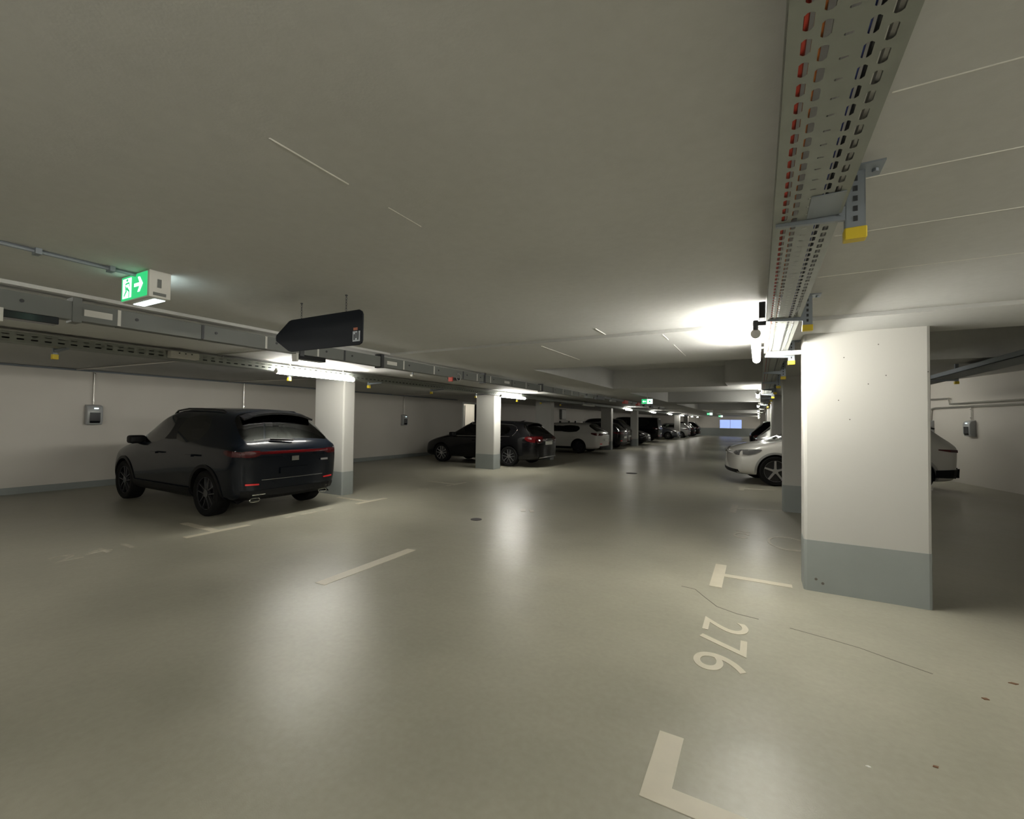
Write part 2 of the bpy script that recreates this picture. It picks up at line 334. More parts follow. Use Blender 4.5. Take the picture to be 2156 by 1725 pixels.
# ------------------------------------------------------------------ tube lamps
def lamp_proto(on, side):
    e = empty('tube_lamp')
    b = B().box(-.016,.016,-.74,.74,.034,.055)
    for y in (-.5, .5):
        if side == 'rod': b.box(-.006,.006,y-.006,y+.006,.05,.26)
        elif side == 'L': b.box(-.006,.006,y-.006,y+.006,.05,.165)
        else: b.box(-.012,.012,y-.02,y+.02,.05,.10).box(-.012,.064,y-.02,y+.02,.092,.102)
    b.obj('housing', 'white', e)
    prof = [(.034*math.cos(t), .034*math.sin(t)) for t in [PI*.68+k*(PI*1.64)/14 for k in range(15)]]
    prof = [(x, z*.95+.010) for x, z in prof]
    B().prism(prof, 1, -.725, .725).obj('diffuser', {1:'lamp_on',2:'lamp_dim',0:'lamp_off'}[on], e, smooth=True)
    for s in (-1,1): B().cyl((0,s*.725,.012),(0,s*.75,.012),.034,14).obj('end_cap', 'white', e, smooth=True)
    return e
PR = {}
def lamp(x, y, z, on, label, side='R'):
    k = (int(on), side)
    if k in PR: e = copy_tree(PR[k])
    else: e = PR[k] = lamp_proto(*k)
    e.location = (x, y, z); tag(e, label, 'lamp', 'tube lamps'); return e
LZ = 2.19
lampL = [4.83, 11.53, 18.2, 24.9, 31.6, 38.3, 45.0, 51.7, 56.8]
for i, y in enumerate(lampL):
    on = 0 if i == 2 else (1 if i < 2 else 2)
    lamp(-6.4, y, LZ, on, ('lit tube lamp over the left parking row, ' if on else 'unlit tube lamp over the left parking row, ')+ordn(i)+' from the viewer', 'L')
lampR = [4.38, 11.4, 18.2, 24.9, 31.6, 38.3, 45.0, 51.7, 56.8]
for i, y in enumerate(lampR):
    lamp(-.02, y, LZ-.05, 1 if i == 0 else 2, 'lit tube lamp hung beside the right cable tray, '+ordn(i)+' from the viewer')
lamp(-.02, -1.2, LZ-.05, True, 'tube lamp on the right row behind the viewer')
lamp(-6.4, -1.0, LZ, True, 'tube lamp on the left row behind the viewer', 'L')
lamp(-.02, -6.5, LZ-.05, True, 'last tube lamp on the right row far behind the viewer')
lamp(2.9, .65, 2.1, True, 'tube lamp over the bays right of the viewer', 'rod')
lamp(2.6, 16.4, 2.515, 2, 'added fill lamp hidden by the column, brightening the right wall', 'rod')  # extra unseen lamp, put in to lift the dark diagonal wall

# ------------------------------------------------------------------ perforated cable trays
def slot_plate(b, P, u0, u1, v0, v1, hu, hv, cut=.3):
    """a plate cell with an octagonal slot; P maps (u,v) to 3-D"""
    cu, cv = (u0+u1)/2, (v0+v1)/2; c = min(hu,hv)*cut*2
    o = [(u0,v0),(cu,v0),(u1,v0),(u1,cv),(u1,v1),(cu,v1),(u0,v1),(u0,cv)]
    i = [(cu-hu,cv-hv+c),(cu-hu+c,cv-hv),(cu+hu-c,cv-hv),(cu+hu,cv-hv+c),(cu+hu,cv+hv-c),(cu+hu-c,cv+hv),(cu-hu+c,cv+hv),(cu-hu,cv+hv-c)]
    V = [P(*p) for p in o]+[P(*p) for p in i]
    F = [(0,1,10,9,8)[0:0] or (0,1,9,8),(1,2,10,9)[0:4],(2,3,11,10),(3,4,12,11)[0:4],(4,5,13,12),(5,6,14,13)[0:4],(6,7,15,14),(7,0,8,15)]
    b.add(V, F)
TX0, TX1, TZ, TH = .045, .245, 2.22, .065
def tray_right():
    e = empty('cable_tray', (0,0,0)); tag(e, 'long perforated galvanized cable tray along the ceiling at right', 'cable tray')
    y0, y1, pitch = -.9, 13.0, .062
    n = int((y1-y0)/pitch); Bt = B(); L = B(); R = B()
    cols = [(0,.018,None),(.018,.048,0),(.048,.078,1),(.078,.122,2),(.122,.152,0),(.152,.182,1),(.182,.2,None)]
    for (a, b_, k) in cols:
        P = lambda u, v: (TX0+u, v, TZ)
        if k is None: Bt.add([P(a,y0),P(b_,y0),P(b_,y0+pitch*(n+1)),P(a,y0+pitch*(n+1))], [(0,1,2,3)]); continue
        off = pitch*.5 if k == 1 else 0
        for i in range(n):
            v0 = y0+i*pitch+off
            if k == 2: slot_plate(Bt, P, a, b_, v0, v0+pitch, .008, .0035)
            else: slot_plate(Bt, P, a, b_, v0, v0+pitch, .0085, .021)
    Bt.obj('bottom_plate', 'galv', e)
    for nm, X, bb in (('side_rail',TX0,L),('side_rail',TX1,R)):
        P = lambda u, v: (X, v, TZ+u)
        for (a, b_) in ((0,.008),(.030,TH)): bb.add([P(a,y0),P(b_,y0),P(b_,y0+pitch*n),P(a,y0+pitch*n)], [(0,1,2,3)])
        for i in range(n): slot_plate(bb, P, .008, .030, y0+i*pitch, y0+(i+1)*pitch, .006, .018)
        s = 1 if X == TX0 else -1
        bb.add([(X,y0,TZ+TH),(X+s*.012,y0,TZ+TH),(X+s*.012,y0+pitch*n,TZ+TH),(X,y0+pitch*n,TZ+TH)], [(0,1,2,3)])
        bb.obj(nm, 'galv', e)
    B().box(TX0,TX1,-8,y0,TZ,TZ+.003).box(TX0,TX0+.003,-8,y0,TZ,TZ+TH).box(TX1-.003,TX1,-8,y0,TZ,TZ+TH).obj('near_section', 'galv', e)
    B().box(TX0,TX1,y1,58,TZ,TZ+.003).box(TX0,TX0+.003,y1,58,TZ,TZ+TH).box(TX1-.003,TX1,y1,58,TZ,TZ+TH).obj('far_section', 'galv', e)
    B().box(TX0+.10,TX1-.01,1.66,1.83,TZ-.004,TZ-.001).obj('joint_plate', 'steel', e)
tray_right()
for i, (x, r, m, nm) in enumerate(((.072,.009,'red','red'),(.098,.009,'orange','orange'),(.172,.008,'blue','blue'),(.194,.009,'dark','black'),(.220,.010,'greycable','pale grey'),(.130,.012,'greycable','thick grey'))):
    pts = [(x+random.uniform(-.002,.002), y, TZ+.006+r) for y in [-.9+.7*k for k in range(30)]]
    tag(B().tube(pts, r, 8).obj('cable', m, smooth=True), nm+' cable lying in the perforated tray at right', 'cable', 'cables in the right tray')
def tray_bracket_proto():
    e = empty('tray_bracket')
    p = B().box(-.026,.026,-.012,-.009,-.20,-.006)
    for s in (-1,1): p.box(.026*s-.0015,.026*s+.0015,-.012,.02,-.20,-.006)
    p.obj('post', 'steel', e)
    h = B()
    for k in range(5): h.box(-.006,.006,-.0135,-.0118,-.175+k*.034,-.157+k*.034)
    h.obj('post_slots', 'dark', e)
    B().box(-.028,.075,-.05,.05,-.006,0).cyl((.055,0,-.016),(.055,0,-.006),.009,8).obj('ceiling_plate', 'steel', e)
    B().prism([(-.026,-.165),(-.23,-.150),(-.23,-.132),(-.026,-.118)],1,-.012,.004).cyl((-.04,-.016,-.142),(-.04,-.012,-.142),.007,8).obj('arm', 'steel', e)
    B().box(-.031,.031,-.018,.026,-.235,-.195).obj('end_cap', 'yellow', e, bevel=.004)
    return e
bp = tray_bracket_proto()
for i in range(12):
    e = bp if i == 0 else copy_tree(bp)
    e.location = (.283, 1.85+1.67*i, ZN if i < 2 else (ZB if i in (2,6,7,8) else ZB)); e.scale = (1,1,1)
    tag(e, 'steel tray bracket with yellow end cap, '+ordn(i)+' from the viewer', 'bracket', 'right tray brackets')
tag(B().box(.36-.30,.37,5.0,5.03,2.17,2.21).obj('white_strut', 'white'), 'white strut from the big column under the right tray', 'strut')
tag(B().box(.0,.04,3.42,3.52,2.22,2.33).obj('junction_box', 'dark', bevel=.005), 'dark junction box between the right tray and first lamp', 'box')
tag(B().box(-.028,.045,3.585,3.605,2.20,2.23).cyl((-.02,3.6,2.175),(-.02,3.6,2.24),.018,12).obj('lamp_hanger', 'dark', smooth=True), 'dark hanger at the near end of the right lamp', 'bracket')

# left perforated tray
def tray_left():
    e = empty('cable_tray', (0,0,0)); tag(e, 'perforated cable tray over the left parking row', 'cable tray')
    X0, X1, Z0, Z1 = -6.70, -6.49, 2.222, 2.327
    Sd = B(); y0, y1, pitch = -2.0, 13.0, .10; n = int((y1-y0)/pitch)
    P = lambda u, v: (X1, v, Z0+u)
    for a, b_ in ((0,.018),(.050,.058),(.090,.105)): Sd.add([P(a,y0),P(b_,y0),P(b_,y0+pitch*n),P(a,y0+pitch*n)], [(0,1,2,3)])
    for i in range(n):
        slot_plate(Sd, P, .018, .050, y0+i*pitch, y0+(i+1)*pitch, .008, .027)
        slot_plate(Sd, P, .058, .090, y0+i*pitch, y0+(i+1)*pitch, .008, .027)
    Sd.obj('side_rail', 'galv', e)
    B().box(X0,X1-.004,y0,50,Z0,Z0+.003).box(X0,X0+.003,y0,50,Z0,Z1).box(X1-.003,X1,y1,50,Z0,Z1).obj('bottom_plate', 'galv', e)
    B().tube([(-6.55,y,Z0+.03+.01*math.sin(y*2)) for y in [-2+.8*k for k in range(40)]], .022, 6).obj('cable_bundle', 'dark', e, smooth=True)
tray_left()
for i, y in enumerate((1.80, 4.62, 6.35, 8.3, 10.2, 12.6, 14.4, 16.2)):
    e = empty('tray_hanger', (-6.86, y, 0)); zc = 2.369
    B().box(-.02,.02,-.02,.02,2.17,zc).obj('post', 'steel', e)
    B().prism([(.02,2.185),(.375,2.205),(.375,2.22),(.02,2.22)],1,-.012,.012).obj('arm', 'steel', e)
    B().box(-.026,.026,-.026,.026,2.115,2.17).obj('end_cap', 'yellow', e, bevel=.004)
    tag(e, 'tray hanger with yellow end cap over the left row, '+ordn(i)+' from the viewer', 'bracket', 'left tray hangers')
e = empty('distribution_box', (-6.43, 2.87, 2.30)); tag(e, 'pale oblong distribution box on the left cable tray', 'box')
B().box(-.05,.05,-.16,.16,-.065,.015).obj('body', 'white', e, bevel=.006); B().box(-.053,.053,-.165,.165,-.028,-.022).obj('lid_seam', 'plate', e)
for k in (-.07,0,.07): B().cyl((.05,k,-.005),(.056,k,-.005),.008,10).obj('screw', 'dark', e)
# busbar trunking
e = empty('busbar_trunking', (-4.3, 0, 0)); tag(e, 'long grey busbar trunking hung under the ceiling at left', 'trunking')
cuts = [-1.0,.0,.84,1.46,2.04,2.61,3.20,3.56,4.55,5.20,5.95,6.36,6.8,7.6,8.2,8.9,9.6,10.2,10.8,11.3]
for k, (y0, y1) in enumerate(zip(cuts, cuts[1:])):
    B().box(-.045,.045,y0+.004,y1-.004,2.175,2.305).obj('cover', 'busgrey', e, bevel=.003)
    B().box(-.05,.05,y1-.01,y1+.01,2.18,2.30).obj('joint_strip', 'plate' if k % 3 else 'dark', e)
    B().cyl((.045,y0+.11,2.25),(.05,y0+.11,2.25),.012,8).obj('bolt', 'dark', e)
B().box(-.035,.035,-1,11.3,2.18,2.30).obj('core', 'busgrey', e)
for y in (1.22,3.0,4.15,6.6,9.0): B().box(-.056,.058,y-.025,y+.025,2.16,2.335).obj('hanger_clamp', 'dark' if y > 2 else 'busgrey', e)
for y0, y1 in ((1.26,1.42),(4.24,4.42),(7.3,7.5)): B().box(.0455,.0475,y0,y1,2.215,2.262).obj('label_plate', 'plate', e)
for i, (y0, y1, dz, lb) in enumerate(((.86,1.13,.05,'nearest'),(2.95,3.3,.05,'second'),(5.65,5.85,.035,'third'))):
    t = empty('tap_off_box', (-4.3,(y0+y1)/2,2.175)); h = (y1-y0)/2
    B().box(-.05,.05,-h,h,-dz,0).obj('body', 'black', t, bevel=.004)
    B().box(-.02,.056,-h-.015,-h+.01,-dz-.03,.01).obj('handle', 'plate' if i != 2 else 'red', t, bevel=.003)
    tag(t, lb+' black tap-off box under the left busbar trunking', 'box', 'tap-off boxes')
e2 = tag(B().tube([(-4.24,5.80+.06*math.sin(a),2.19+.055*math.cos(a)) for a in [k*PI/9 for k in range(-2,14)]], .006, 6).obj('cable_loop', 'greycable', smooth=True), 'pale cable loop hanging from the busbar trunking', 'cable')
e = empty('busbar_trunking', (-4.3,0,0)); tag(e, 'broken run of grey trunking with red pieces farther down at left', 'trunking')
for k, (y0, y1, m) in enumerate(((12.0,12.5,'busgrey'),(12.9,13.6,'dark'),(14.4,14.9,'busgrey'),(16.0,16.5,'red'),(17.2,17.6,'busgrey'),(18.0,18.4,'red'),(19.2,19.6,'dark'),(20.5,21.0,'dark'),(22.5,23.1,'busgrey'))):
    B().box(-.045,.045,y0,y1,2.18,2.30).obj('tap_unit', m, e)
B().box(-.02,.02,11.3,24,2.24,2.30).obj('rail', 'busgrey', e)

# conduits on the ceiling and the walls
def conduit(pts, r, label, m='pipe'): return tag(B().tube(pts, r, 8).obj('conduit', m, smooth=True), label, 'pipe')
c1 = conduit([(-3.28,-1,ZN-.012),(-3.28,1.2,ZN-.012)], .011, 'thin steel conduit on the ceiling leading to the exit sign', 'steel')
for y in (.78,1.08): B().box(-3.31,-3.25,y-.012,y+.012,ZN-.03,ZN).obj('clip', 'steel', c1)
def zl(x): return 2.335+(XS-x)/(XS-LW)*.105
def cross(y, x0, label): conduit([(x0,y,zl(x0)-.015),(LW+.03,y,zl(LW)-.02)], .014, label)
cross(3.5, -6.72, 'ceiling conduit from the left tray to the first wall charger')
cross(6.45, -6.72, 'ceiling conduit from the left tray to the second wall charger')
cross(12.35, -6.72, 'ceiling conduit from the left tray to the third wall charger')
conduit([(-4.40,3.29,zl(-4.4)-.012),(-6.45,3.29,zl(-6.45)-.012)], .010, 'short ceiling conduit behind the arrow sign')
conduit([(LW+.03,-2,2.415),(LW+.03,16.5,2.415)], .02, 'long conduit along the top of the left wall', 'steel')
def charger(x, y, z, nx, ny, label, pipe_top, pl):
    a = math.atan2(ny, nx)
    e = empty('wall_charger', (x, y, z), a)
    prof = [(.0,-.20),(.10,-.20),(.135,-.13),(.14,.12),(.11,.19),(.0,.22)]
    B().prism([(px,pz) for px, pz in prof],1,-.13,.13).obj('body', 'charger', e, bevel=.018, seg=3, smooth=True)
    B().prism([(.128,-.17),(.146,-.12),(.147,.05),(.130,.05)],1,-.085,.085).obj('front_panel', 'black', e, bevel=.008)
    B().box(.142,.147,-.02,.05,.125,.15).obj('status_light', 'led', e); B().box(.142,.146,-.06,.06,.065,.075).obj('light_bar', 'white', e)
    tag(e, label, 'charger', 'wall chargers')
    dx, dy = math.cos(a)*.03, math.sin(a)*.03
    p = conduit([(x+dx,y+dy,z+.22),(x+dx,y+dy,pipe_top)], .014, pl)
    for zz in (z+.27, pipe_top-.06): B().cyl((x+dx,y+dy,zz),(x+dx,y+dy,zz+.02),.02,8).obj('clip', 'chrome', p)
charger(LW, 3.78, 1.50, 1, 0, 'grey wall charger on the left wall left of the dark blue car', 2.42, 'vertical conduit above the charger left of the dark car')
charger(LW, 6.85, 1.50, 1, 0, 'wall charger just above the roof of the dark blue car', 2.42, 'vertical conduit above the charger behind the dark car')
charger(LW, 13.0, 1.46, 1, 0, 'wall charger on the empty wall between the two left columns', 2.42, 'vertical conduit above the charger on the empty wall')
charger(LW, 20.2, 1.46, 1, 0, 'wall charger over the roof of the black estate car', 2.42, 'vertical conduit above the charger by the black estate')
t = empty('fuse_cabinet', (LW, 28.9, 0)); tag(t, 'grey upright cabinet on the far left wall above the white estate', 'cabinet')
B().box(.006,.18,-.4,.4,1.62,2.34).obj('body', 'busgrey', t, bevel=.01); B().box(.18,.19,-.36,.36,1.66,2.30).obj('door', 'plate', t)
# diagonal wall fittings
def dg(t, off, z): q = p0 + d*t - nrm*off; return (q.x, q.y, z)
conduit([dg(-3,.03,2.02),dg(3,.03,2.02),dg(3.15,.03,1.98),dg(3.2,.03,1.6)], .03, 'steel pipe along the diagonal wall dropping behind the white car')
conduit([dg(-3,.06,2.12),dg(2.1,.06,2.12),dg(2.3,.06,2.12),dg(2.35,.06,2.27),dg(5,.06,2.3)], .024, 'upper steel pipe stepping up along the diagonal wall')
q = dg(1.55,0,1.45); charger(q[0], q[1], q[2], -nrm.x, -nrm.y, 'wall charger on the diagonal wall above the white car', 2.0, 'vertical conduit above the charger on the diagonal wall')
q = dg(-.35,0,1.40); charger(q[0], q[1], q[2], -nrm.x, -nrm.y, 'wall charger cut by the right picture edge', 2.0, 'vertical conduit above the charger at the picture edge')
q = dg(3.2,0,1.45); charger(q[0], q[1], q[2], -nrm.x, -nrm.y, 'wall charger half hidden behind the big column', 1.8, 'vertical conduit above the charger behind the column')
e = empty('cable_tray', (0,0,0)); tag(e, 'dark cable tray in the shaded ceiling recess at right', 'cable tray')
B().box(2.3,2.6,5.3,16,2.22,2.225).box(2.3,2.31,5.3,16,2.22,2.28).box(2.59,2.6,5.3,16,2.22,2.28).obj('channel', 'steel', e)
for y in (6.0,9.2,10.8): B().box(2.62,2.66,y-.02,y+.02,2.19,2.78).obj('post', 'steel', e); B().box(2.3,2.62,y-.012,y+.012,2.20,2.22).obj('arm', 'steel', e); B().box(2.615,2.665,y-.025,y+.025,2.15,2.19).obj('end_cap', 'yellow', e)
tag(B().tube([(2.45+.05*math.sin(y*3),y,2.257) for y in [5.3+.5*k for k in range(21)]], .03, 6).obj('cable', 'dark', smooth=True), 'thick black cable in the shaded tray at right', 'cable')

# ------------------------------------------------------------------ signs
e = empty('exit_sign', (-3.30, 1.2, 2.2)); tag(e, 'lit green exit sign with running figure on the left ceiling', 'exit sign')
B().box(-.17,.19,0,.11,0,.16).obj('housing', 'white', e, bevel=.005)
B().box(-.165,.165,-.004,0,.008,.152).obj('face', 'exit_green', e)
def flat(poly, nm, m, y0=-.0055, y1=-.0042): B().prism(poly, 1, y0, y1).obj(nm, m, e)
flat([(-.145,.02),(-.03,.02),(-.03,.14),(-.145,.14)], 'door_symbol', 'exit_white')
flat([(.01,.075),(.08,.075),(.055,.04),(.08,.04),(.12,.085),(.08,.13),(.055,.13),(.08,.095),(.01,.095)], 'arrow_symbol', 'exit_white')
for poly in ([(-.10,.095),(-.085,.06),(-.12,.03),(-.127,.036),(-.10,.065),(-.112,.095)],[(-.095,.075),(-.085,.07),(-.06,.055),(-.06,.02),(-.052,.02),(-.05,.062),(-.085,.09)],[(-.112,.1),(-.06,.105),(-.055,.085),(-.048,.088),(-.055,.115),(-.1,.112)],[(-.09,.12),(-.075,.12),(-.07,.128),(-.075,.136),(-.09,.136),(-.095,.128)]):
    flat(poly, 'running_figure', 'exit_green', -.0068, -.0056)
for k in range(4): B().box(-.13+.07*k,-.065+.07*k,.045,.10,-.003,0).obj('downlight', 'exit_strip', e)
B().box(.19,.193,.04,.06,.06,.11).obj('vent', 'busgrey', e)
B().box(.19,.1925,.02,.085,.012,.03).obj('latch', 'busgrey', e)
B().box(-.05,.05,.02,.09,.16,.17).obj('mount', 'dark', e)
B().box(-.165,.165,.11,.114,.03,.152).obj('back_face', 'exit_strip', e)
for i, (x, y, s) in enumerate(((-3.07,14.2,1),(-3.08,34.6,1.1),(-3.1,45.3,1.1))):
    t = empty('exit_sign', (x, y, 2.08)); t.scale = (s,s,s); tag(t, 'small green exit sign over the aisle, '+ordn(i)+' beyond the near one', 'exit sign', 'far exit signs')
    B().box(-.17,.17,0,.06,0,.16).box(-.008,.008,.02,.036,.16,.70/s).obj('housing', 'white', t)
    B().box(-.165,0,-.004,0,.008,.152).obj('face', 'exit_green', t); B().box(.0,.165,-.004,0,.008,.152).obj('pictogram', 'exit_white', t)
    B().prism([(-.14,.08),(-.10,.045),(-.10,.07),(-.03,.07),(-.03,.09),(-.10,.09),(-.10,.115)],1,-.006,-.0045).obj('arrow_symbol', 'exit_white', t)
    B().cyl((.08,-.006,.08),(.08,-.0045,.08),.03,8).obj('running_figure', 'exit_green', t)
e = empty('arrow_sign', (-2.81, 2.1, 2.12)); tag(e, 'dark blue blank arrow sign hanging from the ceiling', 'sign')
arrow = [(-.48,.0),(-.475,.02),(-.32,.115),(-.29,.122),(.44,.122),(.465,.108),(.475,.085),(.475,-.09),(.465,-.11),(.44,-.12),(-.29,-.12),(-.32,-.112),(-.475,-.025)]
B().prism(arrow, 1, -.006, .006).obj('panel', 'navy', e, bevel=.002)
B().box(.385,.455,-.0075,-.0062,-.095,-.025).obj('sticker', 'sticker', e); B().box(.39,.43,-.0075,-.0062,-.018,.0).obj('small_sticker', 'sticker_o', e)
b = B()
for k in range(3): b.box(.395+.018*k,.405+.018*k,-.0086,-.0076,-.085+.012*(k%2),-.045+.01*k)
b.obj('sticker_print', 'navy', e)
for x in (-.18,.305):
    ch = B()
    for k in range(6):
        z = .122+.005+k*.02; a = 0 if k % 2 else PI/2
        ch.tube([(x+.005*math.cos(t)*math.cos(a), .005*math.cos(t)*math.sin(a), z+.012*math.sin(t)+.008) for t in [j*PI/4 for j in range(9)]], .0017, 5)
    ch.box(x-.006,x+.006,-.006,.006,.232,.24).obj('chain', 'dark', e)
e = empty('sensor', (-5.30, 5.9, 2.25)); tag(e, 'small pale sensor hanging under the ceiling beyond the sign', 'sensor')
B().cyl((0,0,0),(0,0,.03),.035,12,.05).obj('head', 'white', e, smooth=True); B().cyl((0,0,.03),(0,0,.10),.012,8).obj('stem', 'steel', e)

# ------------------------------------------------------------------ cars
def car_stations(p):
    L, W, H = p['L'], p['W'], p['H']; h = W/2; gc = p.get('gc',.2); br, bf = p['belt_r'], p['belt_f']
    xg, xr_, dp, bpx, hd, cw = p['xg'], p['roof_r'], p['dp'], p['bp'], p['header'], p['cowl']
    hz = p['hood_z']; ta = p.get('taper', .0)
    S = [ # xl, xb, xr, zbot, zbelt, zroof, wl, wb, wr
     (.04, .03+p.get('tl',0), .05+p.get('tl',0), gc+.10, br-.12, br-.07, h-.22, h-.26, h-.36),
     (.16, xg*.55+.03, xg*.7, gc+.04, br-.02, br+.03, h-.03, h-.07, h-.20),
     (.30, xg+.08, xg, gc+.02, br, br+.07, h, h-.04, h-.17),
     (.62, xr_+.16, xr_, gc, br, H-.055, h+.01, h-.02, h-.25-ta),
     (.95, dp, xr_+.30, gc, (br*.8+bf*.2), H-.015, h+.012, h-.01, h-.23-ta),
     (bpx-.10, bpx-.08, bpx-.10, gc, (br+bf)/2, H, h+.012, h-.005, h-.21),
     (bpx+.05, bpx+.05, bpx+.0, gc, (br+bf)/2, H, h+.012, h-.005, h-.21),
     (hd+.1, hd+.35, hd, gc, bf+.01, H-.035, h+.012, h-.01, h-.22),
     (cw-.1, cw, cw, gc, bf, bf+.05, h+.012, h-.03, h-.16),
     (L-.62, L-.62, L-.6, gc, bf*.45+hz*.55, bf*.45+hz*.55+.05, h+.01, h-.06, h-.2),
     (L-.20, L-.22, L-.22, gc, hz-.05, hz-.02, h-.06, h-.12, h-.30),
     (L-.02, L-.06, L-.10, gc+.06, hz-.16, hz-.12, h-.24, h-.26, h-.40)]
    return S
def build_car(name, p, loc, rz, label, level=2):
    L, W, H = p['L'], p['W'], p['H']; R = p['rw']; rx, fx = p['ro'], p['ro']+p['wb']
    S = car_stations(p); rows = []
    for (xl,xb,xr,zb,zl_,zr,wl,wb,wr) in S:
        k = min(1, max(0,(zr-zl_)/.35)); zm = zb+(zl_-zb)*.58
        rows.append([(xl,0,zb),(xl,wl-.13,zb),(xl,wl-.02,zb+.09),((xl+xb)/2,wl,zm),(xb,wb+.025,zl_-.08),(xb,wb,zl_),
                     (xr,wr,zr-.09*k-.01),(xr,wr-.05-.06*k,zr-.015),(xr,0,zr+.025)])
    mats = ['paint','side_window','windshield','rear_window','trim','rear_side_window']
    v = []; idx = {}
    for i, r in enumerate(rows):
        for j, (x,y,z) in enumerate(r):
            idx[i,j,1] = len(v); v.append((x-L/2, y, z))
            if y > 0: idx[i,j,-1] = len(v); v.append((x-L/2,-y,z))
            else: idx[i,j,-1] = idx[i,j,1]
    f = []; fm = []
    for i in range(len(rows)-1):
        for j in range(8):
            for s in (1,-1):
                q = [idx[i,j,s],idx[i+1,j,s],idx[i+1,j+1,s],idx[i,j+1,s]]
                f.append(q if s == 1 else q[::-1])
                m = 0
                if j == 5 and i in (6,7): m = 1
                if j == 5 and i == 4: m = 5
                if j == 5 and i == 5: m = 4
                if j == 5 and i == 3 and p.get('quarter'): m = 1
                if p.get('panel_van') and m == 5: m = 0
                if j == 7 and i == 7: m = 2
                if j == 7 and i == 2: m = 3
                if j == 6 and i == 2 and p.get('wide_glass'): m = 3
                if j in (0,): m = 4
                fm.append(m)
    n = len(rows)-1
    for i, sgn in ((0,1),(n,-1)):
        for j in range(1,7+1):
            a, b_, c_, d_ = idx[i,j,1], idx[i,j,-1], idx[i,j+1,-1], idx[i,j+1,1]
            q = [a,b_,c_,d_] if c_ != d_ else [a,b_,c_]
            f.append(q if sgn == -1 else q[::-1]); fm.append(0)
        q = [idx[i,0,1],idx[i,1,-1],idx[i,1,1]]; f.append(q if sgn == -1 else q[::-1]); fm.append(4)
    me = bpy.data.meshes.new('body_cage'); me.from_pydata(v, [], f)
    for k in mats: me.materials.append(None)
    for k, po in enumerate(me.polygons): po.material_index = fm[k]
    b2 = bmesh.new(); b2.from_mesh(me); bmesh.ops.recalc_face_normals(b2, faces=b2.faces)
    cl = b2.edges.layers.float.new('crease_edge')
    for ed in b2.edges:
        mi = {fa.material_index for fa in ed.link_faces}
        if len(mi) > 1 and mi != {0,4}: ed[cl] = .85
    b2.to_mesh(me); b2.free()
    co = bpy.data.objects.new('cage', me); COL.objects.link(co)
    sm = co.modifiers.new('s','SUBSURF'); sm.levels = level; sm.render_levels = level
    cut = B()
    for xw in (rx, fx):
        for s in (-1,1): cut.cyl((xw-L/2, s*(W/2+.3), R), (xw-L/2, s*(W/2-.27), R), R*1.13, 32)
    cme = cut.mesh('cut'); cme.materials.append(None)
    cu = bpy.data.objects.new('cut', cme); COL.objects.link(cu)
    for k in range(6): 
        if k: cme.materials.append(None)
    for po in cme.polygons: po.material_index = 4
    bo = co.modifiers.new('b','BOOLEAN'); bo.operation = 'DIFFERENCE'; bo.object = cu; bo.solver = 'EXACT'
    bpy.context.view_layer.update()
    dg_ = bpy.context.evaluated_depsgraph_get()
    full = bpy.data.meshes.new_from_object(co.evaluated_get(dg_))
    bo.show_viewport = False; bpy.context.view_layer.update()
    solid = bpy.data.meshes.new_from_object(co.evaluated_get(bpy.context.evaluated_depsgraph_get()))
    bpy.data.objects.remove(co); bpy.data.objects.remove(cu)
    sb = bmesh.new(); sb.from_mesh(solid); bvh = BVHTree.FromBMesh(sb); sb.free()
    e = empty(name, loc, rz); tag(e, label, 'car')
    src = bmesh.new(); src.from_mesh(full)
    body = None
    for mi, nm in enumerate(('body','side_window','windshield','rear_window','underbody','side_window')):
        bmx = src.copy()
        bmesh.ops.delete(bmx, geom=[fa for fa in bmx.faces if fa.material_index != mi], context='FACES')
        if not bmx.faces: bmx.free(); continue
        def fin(bb, nm2):
            for fa in bb.faces: fa.smooth = True; fa.material_index = 0
            for ed in bb.edges:
                if ed.is_manifold and ed.calc_face_angle(0) > .75: ed.smooth = False
            m2 = bpy.data.meshes.new(nm2); bb.to_mesh(m2); bb.free()
            mm = {0:p['paint'],1:p.get('sglass','glass'),2:'glass',3:p.get('rglass','glass_dark'),4:'trim',5:'glass_dark'}[mi]
            return link(nm2, m2, mm, e)
        if mi in (1,5):
            for s in (1,-1):
                b3 = bmx.copy(); bmesh.ops.delete(b3, geom=[fa for fa in b3.faces if fa.calc_center_median().y*s < 0], context='FACES'); fin(b3, nm)
            bmx.free()
        else:
            o = fin(bmx, nm)
            if mi == 0: body = o
    src.free()
    # --- conforming surface details
    def patch(nm, cols, axis, side, m, off=.006, parent=e, flip=None):
        """cols: list of (u, lo, hi) ; axis 'x' rear(-1)/front(+1): u=y ; axis 'y': u=x (from rear)"""
        V = []; F = []; nv = 5
        for (u, lo, hi) in cols:
            for k in range(nv):
                z = lo+(hi-lo)*k/(nv-1)
                if axis == 'x': o_, dr_ = Vector((side*(L/2+1), u, z)), Vector((-side,0,0))
                else: o_, dr_ = Vector((u-L/2, side*(W/2+1), z)), Vector((0,-side,0))
                hit = bvh.ray_cast(o_, dr_)[0]
                if hit is None: hit = o_ + dr_*1.2
                V.append(hit - dr_*off)
        for i in range(len(cols)-1):
            for k in range(nv-1): F.append((i*nv+k,(i+1)*nv+k,(i+1)*nv+k+1,i*nv+k+1))
        m2 = bpy.data.meshes.new(nm); m2.from_pydata([tuple(q) for q in V], [], F)
        bb = bmesh.new(); bb.from_mesh(m2); bmesh.ops.solidify(bb, geom=bb.faces[:], thickness=off*1.6 if True else 0)
        bmesh.ops.recalc_face_normals(bb, faces=bb.faces)
        for fa in bb.faces: fa.smooth = False
        bb.to_mesh(m2); bb.free()
